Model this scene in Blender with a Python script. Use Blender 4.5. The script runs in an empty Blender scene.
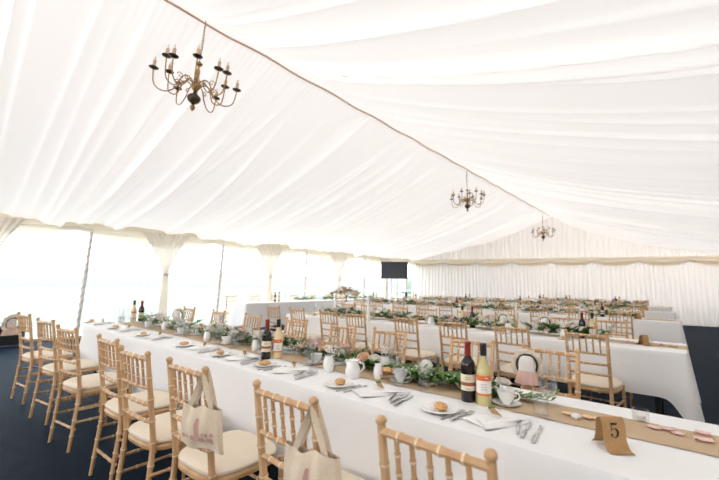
import bpy, math, random
import numpy as np
from mathutils import Vector, Matrix, Euler

S = bpy.context.scene
COL = S.collection
R = math.radians
PI = math.pi

# ------------------------------------------------------------------ camera
F_PX = 378.3
CAM_H = 1.30
CXP, CYP = 359.5, 240.0
def _n(v): return v / np.linalg.norm(v)
_ray = lambda x, y: np.array([x - CXP, -(y - CYP), -F_PX])
_Y = _n(_ray(682, 290))
_X = -_n(_ray(-90, 276)); _X = _n(_X - _Y * _X.dot(_Y))
_Z = np.cross(_X, _Y)
cam_d = bpy.data.cameras.new('camera')
cam = bpy.data.objects.new('camera', cam_d); COL.objects.link(cam)
cam_d.sensor_width = 36.0
cam_d.lens = F_PX / 719.0 * 36.0
m = Matrix([list(_X), list(_Y), list(_Z)]).to_4x4()
m.translation = Vector((0, 0, CAM_H))
cam.matrix_world = m
cam_d.clip_start = 0.05; cam_d.clip_end = 400
cam_d.dof.use_dof = True
cam_d.dof.focus_distance = 2.3
cam_d.dof.aperture_fstop = 2.4
S.camera = cam

# ------------------------------------------------------------------ world, light, exposure
W = bpy.data.worlds.new('overcast_sky'); S.world = W
W.use_nodes = True
bg = W.node_tree.nodes['Background']
bg.inputs[0].default_value = (0.94, 0.955, 1.0, 1)
bg.inputs[1].default_value = 2.6
S.view_settings.view_transform = 'Standard'
S.view_settings.look = 'None'
S.view_settings.gamma = 1.0
S.view_settings.use_curve_mapping = False
S.view_settings.exposure = 1.2
try:
    S.cycles.use_denoising = True
    S.cycles.max_bounces = 10
    S.cycles.diffuse_bounces = 5
    S.cycles.transparent_max_bounces = 24
    S.cycles.transmission_bounces = 6
    S.cycles.caustics_reflective = False
    S.cycles.caustics_refractive = False
except Exception:
    pass

# ------------------------------------------------------------------ materials
def srgb(r, g, b):
    f = lambda c: (c / 255 / 12.92) if c / 255 <= 0.04045 else ((c / 255 + 0.055) / 1.055) ** 2.4
    return (f(r), f(g), f(b), 1)

def mat(name, col, rough=0.6, metal=0.0, col2=None, scale=20, bump=0.0, bscale=60, spec=0.5, detail=4, stretch=None, sheen=0):
    M = bpy.data.materials.new(name); M.use_nodes = True
    N = M.node_tree.nodes; L = M.node_tree.links
    b = N['Principled BSDF']
    b.inputs['Base Color'].default_value = col
    b.inputs['Roughness'].default_value = rough
    b.inputs['Metallic'].default_value = metal
    b.inputs['Specular IOR Level'].default_value = spec
    if sheen: b.inputs['Sheen Weight'].default_value = sheen
    if col2 is not None or bump:
        tc = N.new('ShaderNodeTexCoord'); mp = N.new('ShaderNodeMapping')
        L.new(tc.outputs['Object'], mp.inputs[0])
        if stretch: mp.inputs['Scale'].default_value = stretch
    if col2 is not None:
        nz = N.new('ShaderNodeTexNoise'); nz.inputs['Scale'].default_value = scale; nz.inputs['Detail'].default_value = detail
        L.new(mp.outputs[0], nz.inputs[0])
        rp = N.new('ShaderNodeValToRGB')
        rp.color_ramp.elements[0].position = 0.35; rp.color_ramp.elements[1].position = 0.68
        rp.color_ramp.elements[0].color = col; rp.color_ramp.elements[1].color = col2
        L.new(nz.outputs[0], rp.inputs[0]); L.new(rp.outputs[0], b.inputs['Base Color'])
    if bump:
        nb = N.new('ShaderNodeTexNoise'); nb.inputs['Scale'].default_value = bscale; nb.inputs['Detail'].default_value = 3
        L.new(mp.outputs[0], nb.inputs[0])
        bp = N.new('ShaderNodeBump'); bp.inputs['Strength'].default_value = bump; bp.inputs['Distance'].default_value = 0.01
        L.new(nb.outputs[0], bp.inputs['Height']); L.new(bp.outputs[0], b.inputs['Normal'])
    return M

def fabric(name, col, trans=0.35, tcol=None, bump=0.15, bscale=300):
    """thin cloth: diffuse plus light coming through it"""
    M = bpy.data.materials.new(name); M.use_nodes = True
    N = M.node_tree.nodes; L = M.node_tree.links; N.clear()
    out = N.new('ShaderNodeOutputMaterial'); mx = N.new('ShaderNodeMixShader')
    d = N.new('ShaderNodeBsdfDiffuse'); t = N.new('ShaderNodeBsdfTranslucent')
    d.inputs[0].default_value = col; t.inputs[0].default_value = tcol or col
    mx.inputs[0].default_value = trans
    tc = N.new('ShaderNodeTexCoord'); nb = N.new('ShaderNodeTexNoise')
    nb.inputs['Scale'].default_value = bscale
    bp = N.new('ShaderNodeBump'); bp.inputs['Strength'].default_value = bump; bp.inputs['Distance'].default_value = 0.002
    L.new(tc.outputs['Object'], nb.inputs[0]); L.new(nb.outputs[0], bp.inputs['Height']); L.new(bp.outputs[0], d.inputs['Normal'])
    L.new(d.outputs[0], mx.inputs[1]); L.new(t.outputs[0], mx.inputs[2]); L.new(mx.outputs[0], out.inputs[0])
    return M

def clear(name, tint=(1, 1, 1, 1), gloss=0.12, veil=0.0, rough=0.03, edge=0.6):
    """thin clear glass or film: transparent with fresnel reflections and a little milky haze"""
    M = bpy.data.materials.new(name); M.use_nodes = True
    N = M.node_tree.nodes; L = M.node_tree.links; N.clear()
    out = N.new('ShaderNodeOutputMaterial'); mx = N.new('ShaderNodeMixShader')
    t = N.new('ShaderNodeBsdfTransparent'); g = N.new('ShaderNodeBsdfGlossy')
    t.inputs[0].default_value = tint; g.inputs['Roughness'].default_value = rough
    lw = N.new('ShaderNodeLayerWeight'); lw.inputs[0].default_value = 0.25
    mr = N.new('ShaderNodeMath'); mr.operation = 'MULTIPLY_ADD'
    L.new(lw.outputs['Facing'], mr.inputs[0]); mr.inputs[1].default_value = edge; mr.inputs[2].default_value = gloss * 0.3
    L.new(mr.outputs[0], mx.inputs[0]); L.new(t.outputs[0], mx.inputs[1]); L.new(g.outputs[0], mx.inputs[2])
    last = mx
    if veil:
        m2 = N.new('ShaderNodeMixShader'); tr = N.new('ShaderNodeBsdfTranslucent'); tr.inputs[0].default_value = (0.95, 0.97, 0.97, 1)
        m2.inputs[0].default_value = veil; L.new(mx.outputs[0], m2.inputs[1]); L.new(tr.outputs[0], m2.inputs[2]); last = m2
    L.new(last.outputs[0], out.inputs[0])
    return M

M_LIN = fabric('cream_roof_lining', (0.88, 0.85, 0.825, 1), 0.125, (0.98, 0.925, 0.87, 1))
M_WALL = fabric('cream_wall_lining', (0.84, 0.805, 0.77, 1), 0.105, (0.95, 0.90, 0.83, 1))
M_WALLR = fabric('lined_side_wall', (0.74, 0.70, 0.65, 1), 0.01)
M_SWAG = fabric('ivory_swag_fabric', (0.88, 0.81, 0.70, 1), 0.36, (0.97, 0.88, 0.72, 1))
M_DRAPE = fabric('sheer_ivory_drape', (0.88, 0.83, 0.76, 1), 0.26)
M_CARPET = mat('charcoal_carpet', (0.0035, 0.005, 0.0062, 1), 0.6, col2=(0.008, 0.0105, 0.0125, 1), scale=9, bump=0.4, bscale=220, spec=0.02, detail=8)
M_CARPET.node_tree.nodes['Principled BSDF'].inputs['Specular Tint'].default_value = (0.45, 0.68, 1.0, 1)  # blue tint put in for skylight reflected off the floor
_b = M_CARPET.node_tree.nodes['Principled BSDF']; _b.inputs['Sheen Weight'].default_value = 0.095; _b.inputs['Sheen Roughness'].default_value = 0.35; _b.inputs['Sheen Tint'].default_value = (0.28, 0.56, 1.0, 1)  # blue sheen imitates sky glare from the windows, not carpet colour
M_FILM = clear('clear_window_film', (0.98, 1.0, 0.99, 1), 0.10, 0.16, 0.02)
M_BAR = fabric('white_window_tape', (0.85, 0.88, 0.87, 1), 0.75)
M_PVC = mat('white_pvc', (0.85, 0.86, 0.85, 1), 0.5)
M_ALU = mat('pale_metal_pole', (0.72, 0.73, 0.73, 1), 0.5, 0.2)
M_POLE = mat('taupe_pole', (0.80, 0.74, 0.70, 1), 0.6)
M_WIRE = mat('brown_light_string', (0.30, 0.25, 0.22, 1), 0.6)
M_PIPE = mat('tan_piping', (0.62, 0.42, 0.30, 1), 0.8)
M_GRASS = mat('lawn_grass', (0.13, 0.17, 0.14, 1), 0.9, col2=(0.15, 0.19, 0.16, 1), scale=0.6, spec=0)
M_LEAFT = mat('distant_hedge_leaf', (0.15, 0.185, 0.16, 1), 0.9, col2=(0.18, 0.22, 0.19, 1), scale=2)
M_CLOTH = mat('white_linen', (0.88, 0.875, 0.865, 1), 0.75, bump=0.15, bscale=24, spec=0.2)
M_BURLAP = mat('burlap', (0.56, 0.41, 0.26, 1), 0.9, col2=(0.66, 0.50, 0.34, 1), scale=260, bump=0.4, bscale=400, spec=0.1)
M_WOOD = mat('limewashed_oak', (0.54, 0.315, 0.15, 1), 0.42, col2=(0.67, 0.43, 0.235, 1), scale=14, stretch=(1, 1, 0.18), spec=0.4)
M_RING = mat('pale_bamboo_ring', (0.80, 0.62, 0.42, 1), 0.5)
M_CUSH = mat('ivory_seat_fabric', (0.80, 0.70, 0.56, 1), 0.85, bump=0.1, bscale=200, spec=0.2)
M_BRASS = mat('antique_brass', (0.30, 0.17, 0.07, 1), 0.32, 0.9, col2=(0.48, 0.30, 0.14, 1), scale=30)
M_BRONZE = mat('dark_bronze', (0.085, 0.06, 0.04, 1), 0.35, 0.7)
M_CANDLE = mat('ivory_candle_sleeve', (0.62, 0.44, 0.28, 1), 0.6)
M_BULB = mat('clear_bulb_glass', (0.85, 0.8, 0.72, 1), 0.15)
M_BLACK = mat('black_plastic', (0.012, 0.012, 0.014, 1), 0.4)
M_SCREEN = mat('dark_screen', (0.018, 0.022, 0.032, 1), 0.25)
M_BOX = mat('slate_plastic', (0.10, 0.125, 0.17, 1), 0.5)
M_WINE = mat('dark_wine_glass_bottle', (0.008, 0.005, 0.006, 1), 0.08, spec=0.6)
M_RED = mat('red_capsule', (0.24, 0.012, 0.014, 1), 0.35)
M_BCAP = mat('black_capsule', (0.012, 0.012, 0.014, 1), 0.35)
M_GOLD = mat('white_wine_in_bottle', (0.60, 0.53, 0.25, 1), 0.08, spec=0.7)
M_ROSE_W = mat('rose_wine_in_bottle', (0.82, 0.64, 0.36, 1), 0.08, spec=0.7)
M_LABEL = mat('cream_label', (0.76, 0.68, 0.50, 1), 0.6)
M_LABELW = mat('white_label', (0.82, 0.79, 0.74, 1), 0.6)
M_LBAND = mat('rust_label_band', (0.30, 0.09, 0.045, 1), 0.6)
M_LORANGE = mat('orange_label_band', (0.70, 0.17, 0.05, 1), 0.6)
M_LTEXT = mat('grey_label_lines', (0.35, 0.30, 0.26, 1), 0.7)
M_GLASS = clear('clear_glass', (0.985, 0.99, 0.99, 1), 0.12, 0.0, 0.02, 0.42)
M_CHINA = mat('white_china', (0.84, 0.83, 0.81, 1), 0.18)
M_STEEL = mat('polished_steel', (0.55, 0.54, 0.53, 1), 0.2, 1.0)
M_NAPK = mat('white_napkin', (0.9, 0.89, 0.87, 1), 0.8, spec=0.1)
M_BREAD = mat('baked_crust', (0.58, 0.30, 0.11, 1), 0.7, col2=(0.74, 0.46, 0.20, 1), scale=60, bump=0.5, bscale=90)
M_KRAFT = mat('kraft_card', (0.42, 0.25, 0.11, 1), 0.8, col2=(0.47, 0.29, 0.135, 1), scale=120, spec=0.1)
M_INK = mat('black_ink', (0.01, 0.01, 0.01, 1), 0.7)
M_GREEN = mat('dark_green_leaf', (0.05, 0.14, 0.025, 1), 0.45, col2=(0.15, 0.31, 0.06, 1), scale=16)
M_EUC = mat('grey_green_leaf', (0.15, 0.29, 0.09, 1), 0.5, col2=(0.25, 0.42, 0.16, 1), scale=14)
M_STEM = mat('brown_stem', (0.11, 0.08, 0.04, 1), 0.7)
M_PINK = mat('blush_petal', (0.80, 0.50, 0.47, 1), 0.6, col2=(0.86, 0.66, 0.61, 1), scale=20)
M_WHITEF = mat('ivory_petal', (0.84, 0.80, 0.72, 1), 0.6)
M_PEACH = mat('peach_petal', (0.80, 0.55, 0.36, 1), 0.6)
M_WAX = mat('ivory_wax', (0.84, 0.80, 0.74, 1), 0.4)
M_CANVAS = mat('cream_canvas', (0.74, 0.61, 0.46, 1), 0.85, col2=(0.79, 0.67, 0.52, 1), scale=90, bump=0.2, bscale=400, spec=0.1)
M_PRINT = mat('faded_pink_print', (0.62, 0.36, 0.30, 1), 0.85, spec=0.1)
M_LACE = fabric('cream_lace', (0.82, 0.74, 0.62, 1), 0.25)
M_CROWN = fabric('white_gathered_muslin', (0.88, 0.84, 0.80, 1), 0.15)
M_BLUSH = fabric('blush_tulle', (0.82, 0.58, 0.52, 1), 0.25)
M_RIBBON = mat('black_ribbon', (0.02, 0.022, 0.015, 1), 0.5)
M_GROUT = mat('black_table_leg', (0.015, 0.015, 0.015, 1), 0.5)

# ------------------------------------------------------------------ mesh helpers
class MB:
    """collects shapes; build() links them as ONE mesh object"""
    def __init__(s): s.v = []; s.f = []; s.m = []
    def add(s, vs, fs, mi=0):
        o = len(s.v); s.v += [tuple(p) for p in vs]; s.f += [tuple(i + o for i in f) for f in fs]
        s.m += ([mi] * len(fs)) if isinstance(mi, int) else list(mi)
        return s
    def box(s, cx, cy, cz, sx, sy, sz, mi=0, rz=0):
        x, y, z = sx / 2, sy / 2, sz / 2; c, n = math.cos(rz), math.sin(rz)
        vs = [(cx + a * c - b * n, cy + a * n + b * c, cz + d) for a in (-x, x) for b in (-y, y) for d in (-z, z)]
        return s.add(vs, [(0, 1, 3, 2), (4, 6, 7, 5), (0, 4, 5, 1), (2, 3, 7, 6), (0, 2, 6, 4), (1, 5, 7, 3)], mi)
    def lathe(s, prof, n=16, c=(0, 0, 0), mi=0, mis=None, squash=(1, 1)):
        vs = []; fs = []; ms = []
        for r, z in prof:
            for k in range(n):
                a = 2 * PI * k / n; vs.append((c[0] + r * math.cos(a) * squash[0], c[1] + r * math.sin(a) * squash[1], c[2] + z))
        for j in range(len(prof) - 1):
            for k in range(n):
                fs.append((j * n + k, j * n + (k + 1) % n, (j + 1) * n + (k + 1) % n, (j + 1) * n + k)); ms.append(mis[j] if mis else mi)
        if prof[0][0] > 1e-4: fs.append(tuple(range(n))[::-1]); ms.append(mis[0] if mis else mi)
        if prof[-1][0] > 1e-4: fs.append(tuple((len(prof) - 1) * n + k for k in range(n))); ms.append(mis[-1] if mis else mi)
        return s.add(vs, fs, ms)
    def tube(s, pts, rad, n=8, mi=0, mis=None, cap=True):
        pts = [Vector(p) for p in pts]; k = len(pts)
        rs = rad if isinstance(rad, (list, tuple)) else [rad] * k
        vs = []; fs = []; ms = []
        up = None
        for i, p in enumerate(pts):
            t = (pts[min(i + 1, k - 1)] - pts[max(i - 1, 0)]).normalized()
            if up is None: up = Vector((0, 0, 1)) if abs(t.z) < 0.9 else Vector((1, 0, 0))
            a = t.cross(up).normalized(); b = a.cross(t).normalized(); up = b
            for j in range(n):
                an = 2 * PI * j / n; q = p + (a * math.cos(an) + b * math.sin(an)) * rs[i]; vs.append(tuple(q))
        for i in range(k - 1):
            for j in range(n):
                fs.append((i * n + j, (i + 1) * n + j, (i + 1) * n + (j + 1) % n, i * n + (j + 1) % n)); ms.append(mis[i] if mis else mi)
        if cap: fs += [tuple(range(n)), tuple((k - 1) * n + j for j in range(n))[::-1]]; ms += [mi, mi]
        return s.add(vs, fs, ms)
    def xform(s, M):
        s.v = [tuple(M @ Vector(p)) for p in s.v]; return s
    def merge(s, o, M=None, mo=0):
        vs = [tuple(M @ Vector(p)) for p in o.v] if M else o.v
        return s.add(vs, o.f, [a + mo for a in o.m])
    def mesh(s, name, mats, smooth=True):
        me = bpy.data.meshes.new(name); me.from_pydata(s.v, [], s.f)
        for a in (mats if isinstance(mats, (list, tuple)) else [mats]): me.materials.append(a)
        me.polygons.foreach_set('material_index', s.m)
        if smooth:
            me.polygons.foreach_set('use_smooth', [True] * len(s.f))
            try: me.set_sharp_from_angle(angle=R(38))
            except Exception: pass
        me.update(); return me
    def build(s, name, mats, parent=None, smooth=True):
        return link(name, s.mesh(name, mats, smooth), parent)

def link(name, me, parent=None):
    o = bpy.data.objects.new(name, me); COL.objects.link(o)
    if parent is not None: o.parent = parent
    return o

def tag(o, label=None, cat=None, group=None, kind=None):
    if label: o['label'] = label
    if cat: o['category'] = cat
    if group: o['group'] = group
    if kind: o['kind'] = kind
    return o

def struct(o): o['kind'] = 'structure'; return o

def thing(name, label, cat, loc=(0, 0, 0), rz=0, group=None):
    o = bpy.data.objects.new(name, None); COL.objects.link(o); o.empty_display_size = 0.1
    o.location = loc; o.rotation_euler = (0, 0, rz)
    return tag(o, label, cat, group)

def copy_tree(o, parent=None):
    c = o.copy(); COL.objects.link(c)
    if parent is not None: c.parent = parent
    for ch in KIDS.get(o.name, []): copy_tree(ch, c)
    return c
KIDS = {}
def remember(o):
    kids = [x for x in COL.objects if x.parent == o]
    KIDS[o.name] = kids
    for k in kids: remember(k)

class Proto:
    """first placing moves the prototype itself, later ones copy it with its parts"""
    def __init__(s, o): s.o = o; s.used = False; remember(o)
    def place(s, loc, rz=0, label=None, cat=None, group=None, scale=None, rx=0, ry=0):
        o = s.o if not s.used else copy_tree(s.o)
        if not s.used: s.used = True
        o.location = loc; o.rotation_euler = (rx, ry, rz)
        o.scale = (scale,) * 3 if scale else (1, 1, 1)
        tag(o, label, cat, group)
        return o

ORD = ['', 'first', 'second', 'third', 'fourth', 'fifth', 'sixth', 'seventh', 'eighth', 'ninth', 'tenth', 'eleventh', 'twelfth', 'thirteenth', 'fourteenth']

def grid_mesh(P):
    """P: array (a, b, 3) -> verts, faces"""
    a, b = P.shape[:2]
    vs = P.reshape(-1, 3).tolist()
    idx = np.arange(a * b).reshape(a, b)
    fs = np.stack([idx[:-1, :-1], idx[1:, :-1], idx[1:, 1:], idx[:-1, 1:]], -1).reshape(-1, 4).tolist()
    return vs, fs

# ================================================================== SETTING
XL, XR, XC = -10.3, 2.1, -4.15          # marquee sides and ridge
ZE, ZR = 2.55, 4.40
YF, YB = -3.6, 19.6
BAYS = [-1.65 + 3.62 * k for k in range(7)]      # roof beams: 1.97, 5.6, 9.2 ...
def wall_y(x): return 16.4 + (x - XL) / (XR - XL) * 2.9       # back wall runs slightly askew

MB().box((XL + XR) / 2, 8, -0.05, XR - XL + 0.3, 24.0, 0.1).build('floor', M_CARPET, smooth=False)['kind'] = 'structure'

def slope(side, seed):
    rng = np.random.RandomState(seed)
    ns, ny = 46, 1500
    s = np.linspace(0, 1, ns)[:, None]; Y = np.linspace(YF, YB, ny)[None, :]
    xe = XL if side < 0 else XR
    x = XC + (xe - XC) * s + 0 * Y
    z = ZR + (ZE - ZR) * s + 0 * Y
    off = np.zeros_like(x)
    env = np.clip(s / 0.10, 0, 1)
    bays = np.array(BAYS)
    # pleats: creases hanging from the ridge to the eave, some merging on the way
    y = YF
    big = []
    while y < YB:
        big.append(y); y += rng.uniform(0.10, 0.52)
    for y0 in big:
        near = bays[np.argmin(abs(bays - y0))]
        d = y0 - near
        y1 = y0 + rng.uniform(-0.10, 0.10) + (-0.22 * d if abs(d) < 1.8 else 0)
        c = y0 + (y1 - y0) * s + 0.04 * np.sin(s * 3 + rng.uniform(0, 6))
        w = rng.uniform(0.014, 0.055) * (1 + 1.0 * s)
        A = rng.uniform(0.02, 0.15) * env * (0.75 + 0.25 * np.sin(s * rng.uniform(2, 5) + rng.uniform(0, 6)))
        if rng.rand() < 0.3: A = A * np.clip((s - rng.uniform(0, .5)) * 3, 0, 1)
        dd = (Y - c) / w; sk = rng.choice((-1, 1, 1))
        dd = np.where(dd * sk > 0, dd * 0.38, dd * 1.5)
        off += A * np.exp(-np.abs(dd) ** 1.3)
    for k in range(60):       # wide soft billows
        y0 = rng.uniform(YF, YB); w = rng.uniform(0.12, 0.4)
        off += rng.uniform(-0.06, 0.06) * env * np.exp(-((Y - y0 - rng.uniform(-.3, .3) * s) / w) ** 2)
    off += 0.010 * np.exp(-s / 0.035) * np.sin(Y * 2 * PI / 0.085 + np.sin(Y * 9))  # gathered header
    # sag across the slope and within each bay
    ph = ((Y - BAYS[0]) / 3.62) % 1.0
    off += 0.20 * (4 * s * (1 - s)) + 0.12 * np.sin(PI * ph) ** 2 * np.sin(PI * np.clip(s, 0, 1)) ** 0.8
    P = np.stack([x, Y + 0 * x, z - off], -1)
    return grid_mesh(P)
mb = MB(); mb.add(*slope(-1, 5)); mb.add(*slope(1, 11)); mb.build('ceiling', M_LIN)['kind'] = 'structure'
# the piping cord along the ridge and the gathered knots where beams meet it
mb = MB(); mb.tube([(XC - 0.015, y, ZR - 0.03 + 0.012 * math.sin(y * 5)) for y in np.arange(YF, 17.7, 0.15)], 0.013, 6)
struct(mb.build('trim_1', M_PIPE))

# ---- walls
def pleated(x0, y0, x1, y1, z0, z1, step=0.012, amp=0.02, wl=0.11, seed=0, zt=None, nz=6):
    rng = np.random.RandomState(seed)
    Lg = math.hypot(x1 - x0, y1 - y0); n = int(Lg / step)
    t = np.linspace(0, 1, n)[None, :]; u = t * Lg
    k = np.linspace(0, 1, nz)[:, None]
    ph = np.cumsum(rng.uniform(0.55, 1.45, n))[None, :] * (Lg / n) * 2 * PI / wl
    am = amp * (0.5 + 0.5 * np.interp(u[0], np.linspace(0, Lg, int(Lg * 3) + 2), rng.rand(int(Lg * 3) + 2)))[None, :]
    d = am * np.sin(ph + 0.6 * np.sin(k * 4 + u)) * (0.6 + 0.4 * (1 - k))
    nx, ny = (y1 - y0) / Lg, -(x1 - x0) / Lg
    top = z1 if zt is None else np.array([zt(a) for a in (x0 + (x1 - x0) * t[0])])[None, :]
    X = x0 + (x1 - x0) * t + nx * d; Yy = y0 + (y1 - y0) * t + ny * d
    Z = z0 + (top - z0) * k + 0 * t
    return grid_mesh(np.stack([X, Yy, Z], -1))
def gable(x): return ZR - abs(x - XC) / ((XR - XL) / 2) * (ZR - ZE) + 0.1
mb = MB()
mb.add(*pleated(XL - .1, wall_y(XL), XR + .1, wall_y(XR), 0.0, 2.5, seed=3, amp=0.03, wl=0.16))
mb.add(*pleated(XL - .1, wall_y(XL) + .05, XR + .1, wall_y(XR) + .05, 2.4, 0, seed=4, amp=0.03, wl=0.2, zt=gable, nz=8))
struct(mb.build('wall_back', M_WALL))
mb = MB()
mb.add(*pleated(XR, YB - .4, XR, YF, 0.0, 2.6, seed=8, amp=0.03, wl=0.2)); struct(mb.build('wall_right', M_WALLR))
mb = MB()
mb.add(*pleated(XR, YF, XL, YF, 0.0, 1.3, seed=19, amp=0.03, wl=0.2))  # unseen end wall; open band above this panel shaped to control light from behind
mb.add(*pleated(XR, YF + .02, XL, YF + .02, 2.1, 0, seed=9, amp=0.03, wl=0.2, zt=gable)); struct(mb.build('wall_front', M_WALLR))

# scalloped swag valance along the back wall and along the left eave
def swag(p0, p1, z, h, bay, out, seed, sg=0.07):
    rng = np.random.RandomState(seed)
    L_ = math.hypot(p1[0] - p0[0], p1[1] - p0[1]); n = int(L_ / 0.03)
    t = np.linspace(0, 1, n)[None, :]; k = np.linspace(0, 1, 12)[:, None]
    ph = (t * L_ / bay) % 1.0; sag = 4 * ph * (1 - ph)
    nx, ny = out
    zz = z - k * (h * (0.62 + 0.38 * sag)) - sg * sag * k
    d = 0.05 + 0.03 * np.sin(k * 12 + 1.2 * sag) * (0.4 + 0.6 * sag) + 0.045 * np.sin(PI * k)
    X = p0[0] + (p1[0] - p0[0]) * t + nx * d; Yy = p0[1] + (p1[1] - p0[1]) * t + ny * d
    return grid_mesh(np.stack([X, Yy, zz], -1))
mb = MB(); mb.add(*swag((XL, wall_y(XL)), (XR, wall_y(XR)), 2.58, 0.33, 1.55, (0.22, -0.97), 1)); struct(mb.build('trim_2', M_SWAG))
mb = MB(); mb.add(*swag((XL, -1.0 + .0), (XL, 16.3), 2.62, 0.38, 3.3, (1, 0), 2, 0.05)); struct(mb.build('trim_3', M_SWAG))

# ---- left wall: clear window panels between poles, wooden kick strip below
poles = [-4.0, -0.75, 2.58, 5.85, 9.12, 12.4, 15.7]
mb = MB(); mb.box(XL - .02, 6.3, 2.52, 0.08, 20.4, 0.16); mb.box(XL, 6.3, 0.03, 0.06, 20.4, 0.06); struct(mb.build('trim_4', M_PVC, smooth=False))
mb = MB(); mb.box(XL + .035, 6.3, 0.03, 0.012, 20.4, 0.06); struct(mb.build('baseboard_left', mat('pale_wood_kick_strip', (0.62, 0.48, 0.32, 1), 0.6), smooth=False))
for i in range(len(poles) - 1):
    a, b = poles[i], poles[i + 1]
    fr = MB()
    for k in range(1, 4): fr.box(XL, a + (b - a) * k / 4, 0.5, 0.012, 0.016, 0.9)
    for z in (0.42, 0.86): fr.box(XL, (a + b) / 2, z, 0.012, b - a, 0.018)
    w = fr.build('window_%d' % (i + 1), M_BAR, smooth=False); struct(w)
    pn = MB(); P = []
    pn.add([(XL, a, 0.06), (XL, b, 0.06), (XL, b, 2.5), (XL, a, 2.5)], [(0, 1, 2, 3)])
    pn.build('pane', M_FILM, w, smooth=False)

# uprights wrapped with fairy lights (between windows)
def fairy_pole(y, k):
    t = thing('support_pole', 'white upright pole wrapped in fairy lights against the windows, %s from the left' % ORD[k], 'pole', (XL + .10, y, 0), 0, 'uprights between the window panels')
    MB().tube([(0, -0.10, 0), (0, 0, 2.42)], 0.036, 10).build('upright', M_POLE, t)
    pts = []
    for j in range(260):
        f = j / 259; a = f * 2 * PI * 13; pts.append((0.042 * math.cos(a), -0.10 * (1 - f) + 0.042 * math.sin(a), 0.1 + 2.25 * f))
    w = MB().tube(pts, 0.006, 5); w2 = MB()
    for j in range(0, 260, 6): w2.lathe([(0.0, -.012), (0.011, -.004), (0.011, .004), (0, .012)], 6, pts[j])
    w.merge(w2, mo=1); w.build('fairy_lights', [M_WIRE, mat('warm_bulb', (0.5, 0.42, 0.32, 1), 0.4)], t)
for k, y in enumerate([2.58, 5.85, 9.12, 12.4, 15.6]): fairy_pole(y, k + 1)
for k, y in enumerate([4.15, 7.42, 10.72, 13.95]):
    p = MB().tube([(0, 0, 0), (0.0, 0, 1.75)], 0.02, 8).build('guy_pole', M_ALU)
    p.location = (XL - 0.45, y - 0.15, -0.05)
    tag(p, 'thin grey pole outside the clear windows behind drape, %s from left' % ORD[k + 1], 'pole', 'thin poles outside the windows')

# gathered drapes hanging on the window wall: wide at the eave, tied narrow below
def drape(y, k, n):
    nu, nz = 70, 40; P = np.zeros((nz, nu, 3))
    rng = np.random.RandomState(50 + k)
    for a in range(nz):
        f = a / (nz - 1); z = 2.50 - f * 2.45
        if f < 0.42: q = f / 0.42; w = 0.54 * (1 - q) ** 1.25 + 0.06
        else: w = 0.06 + 0.07 * ((f - 0.42) / 0.58) ** 0.8
        for b in range(nu):
            u = b / (nu - 1) * 2 - 1
            cy = 0.10 * f if f < .42 else .042
            P[a, b] = (0.10 + 0.022 * math.sin(u * 30 + 2 * math.sin(f * 3)) * (0.5 + min(w, .3)) + 0.02 * (1 - u * u), cy + u * w, z)
    d = MB(); d.add(*grid_mesh(P)); t = thing('window_drape', 'ivory gathered drape tied narrow against the clear windows, %s from the left' % ORD[k], 'drape', (XL + .02, y, 0), 0, 'tied drapes along the window wall')
    d.build('curtain', M_DRAPE, t)
    MB().lathe([(0.06, -.035), (0.072, -0.02), (0.072, .02), (0.06, .035)], 14, (0.11, 0.042, 2.50 - .42 * 2.45), squash=(0.6, 1)).build('tie_back', M_SWAG, t)
for k, y in enumerate([0.82, 4.22, 7.5, 10.78, 13.9]): drape(y, k + 1, 5)

# outside: lawn and a distant hedge
MB().box(-80, 20, -0.35, 139, 260, 0.5).build('lawn', M_GRASS, smooth=False)['kind'] = 'structure'
rng = np.random.RandomState(2)
ny = 240; yy = np.linspace(-90, 150, ny); hh = 3.2 + 1.6 * np.interp(yy, np.linspace(-90, 150, 40), rng.rand(40)) + 0.3 * rng.rand(ny)
P = np.zeros((9, ny, 3))
for a in range(9):
    an = PI * a / 8; P[a, :, 0] = -85 + 2.2 * math.cos(an) + 0.25 * rng.rand(ny); P[a, :, 1] = yy; P[a, :, 2] = -0.2 + hh * math.sin(an) ** 0.6
mb = MB(); mb.add(*grid_mesh(P)); h = mb.build('hedge', M_LEAFT); tag(h, 'long pale green hedge far across the lawn beyond the clear windows', 'hedge')

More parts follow.
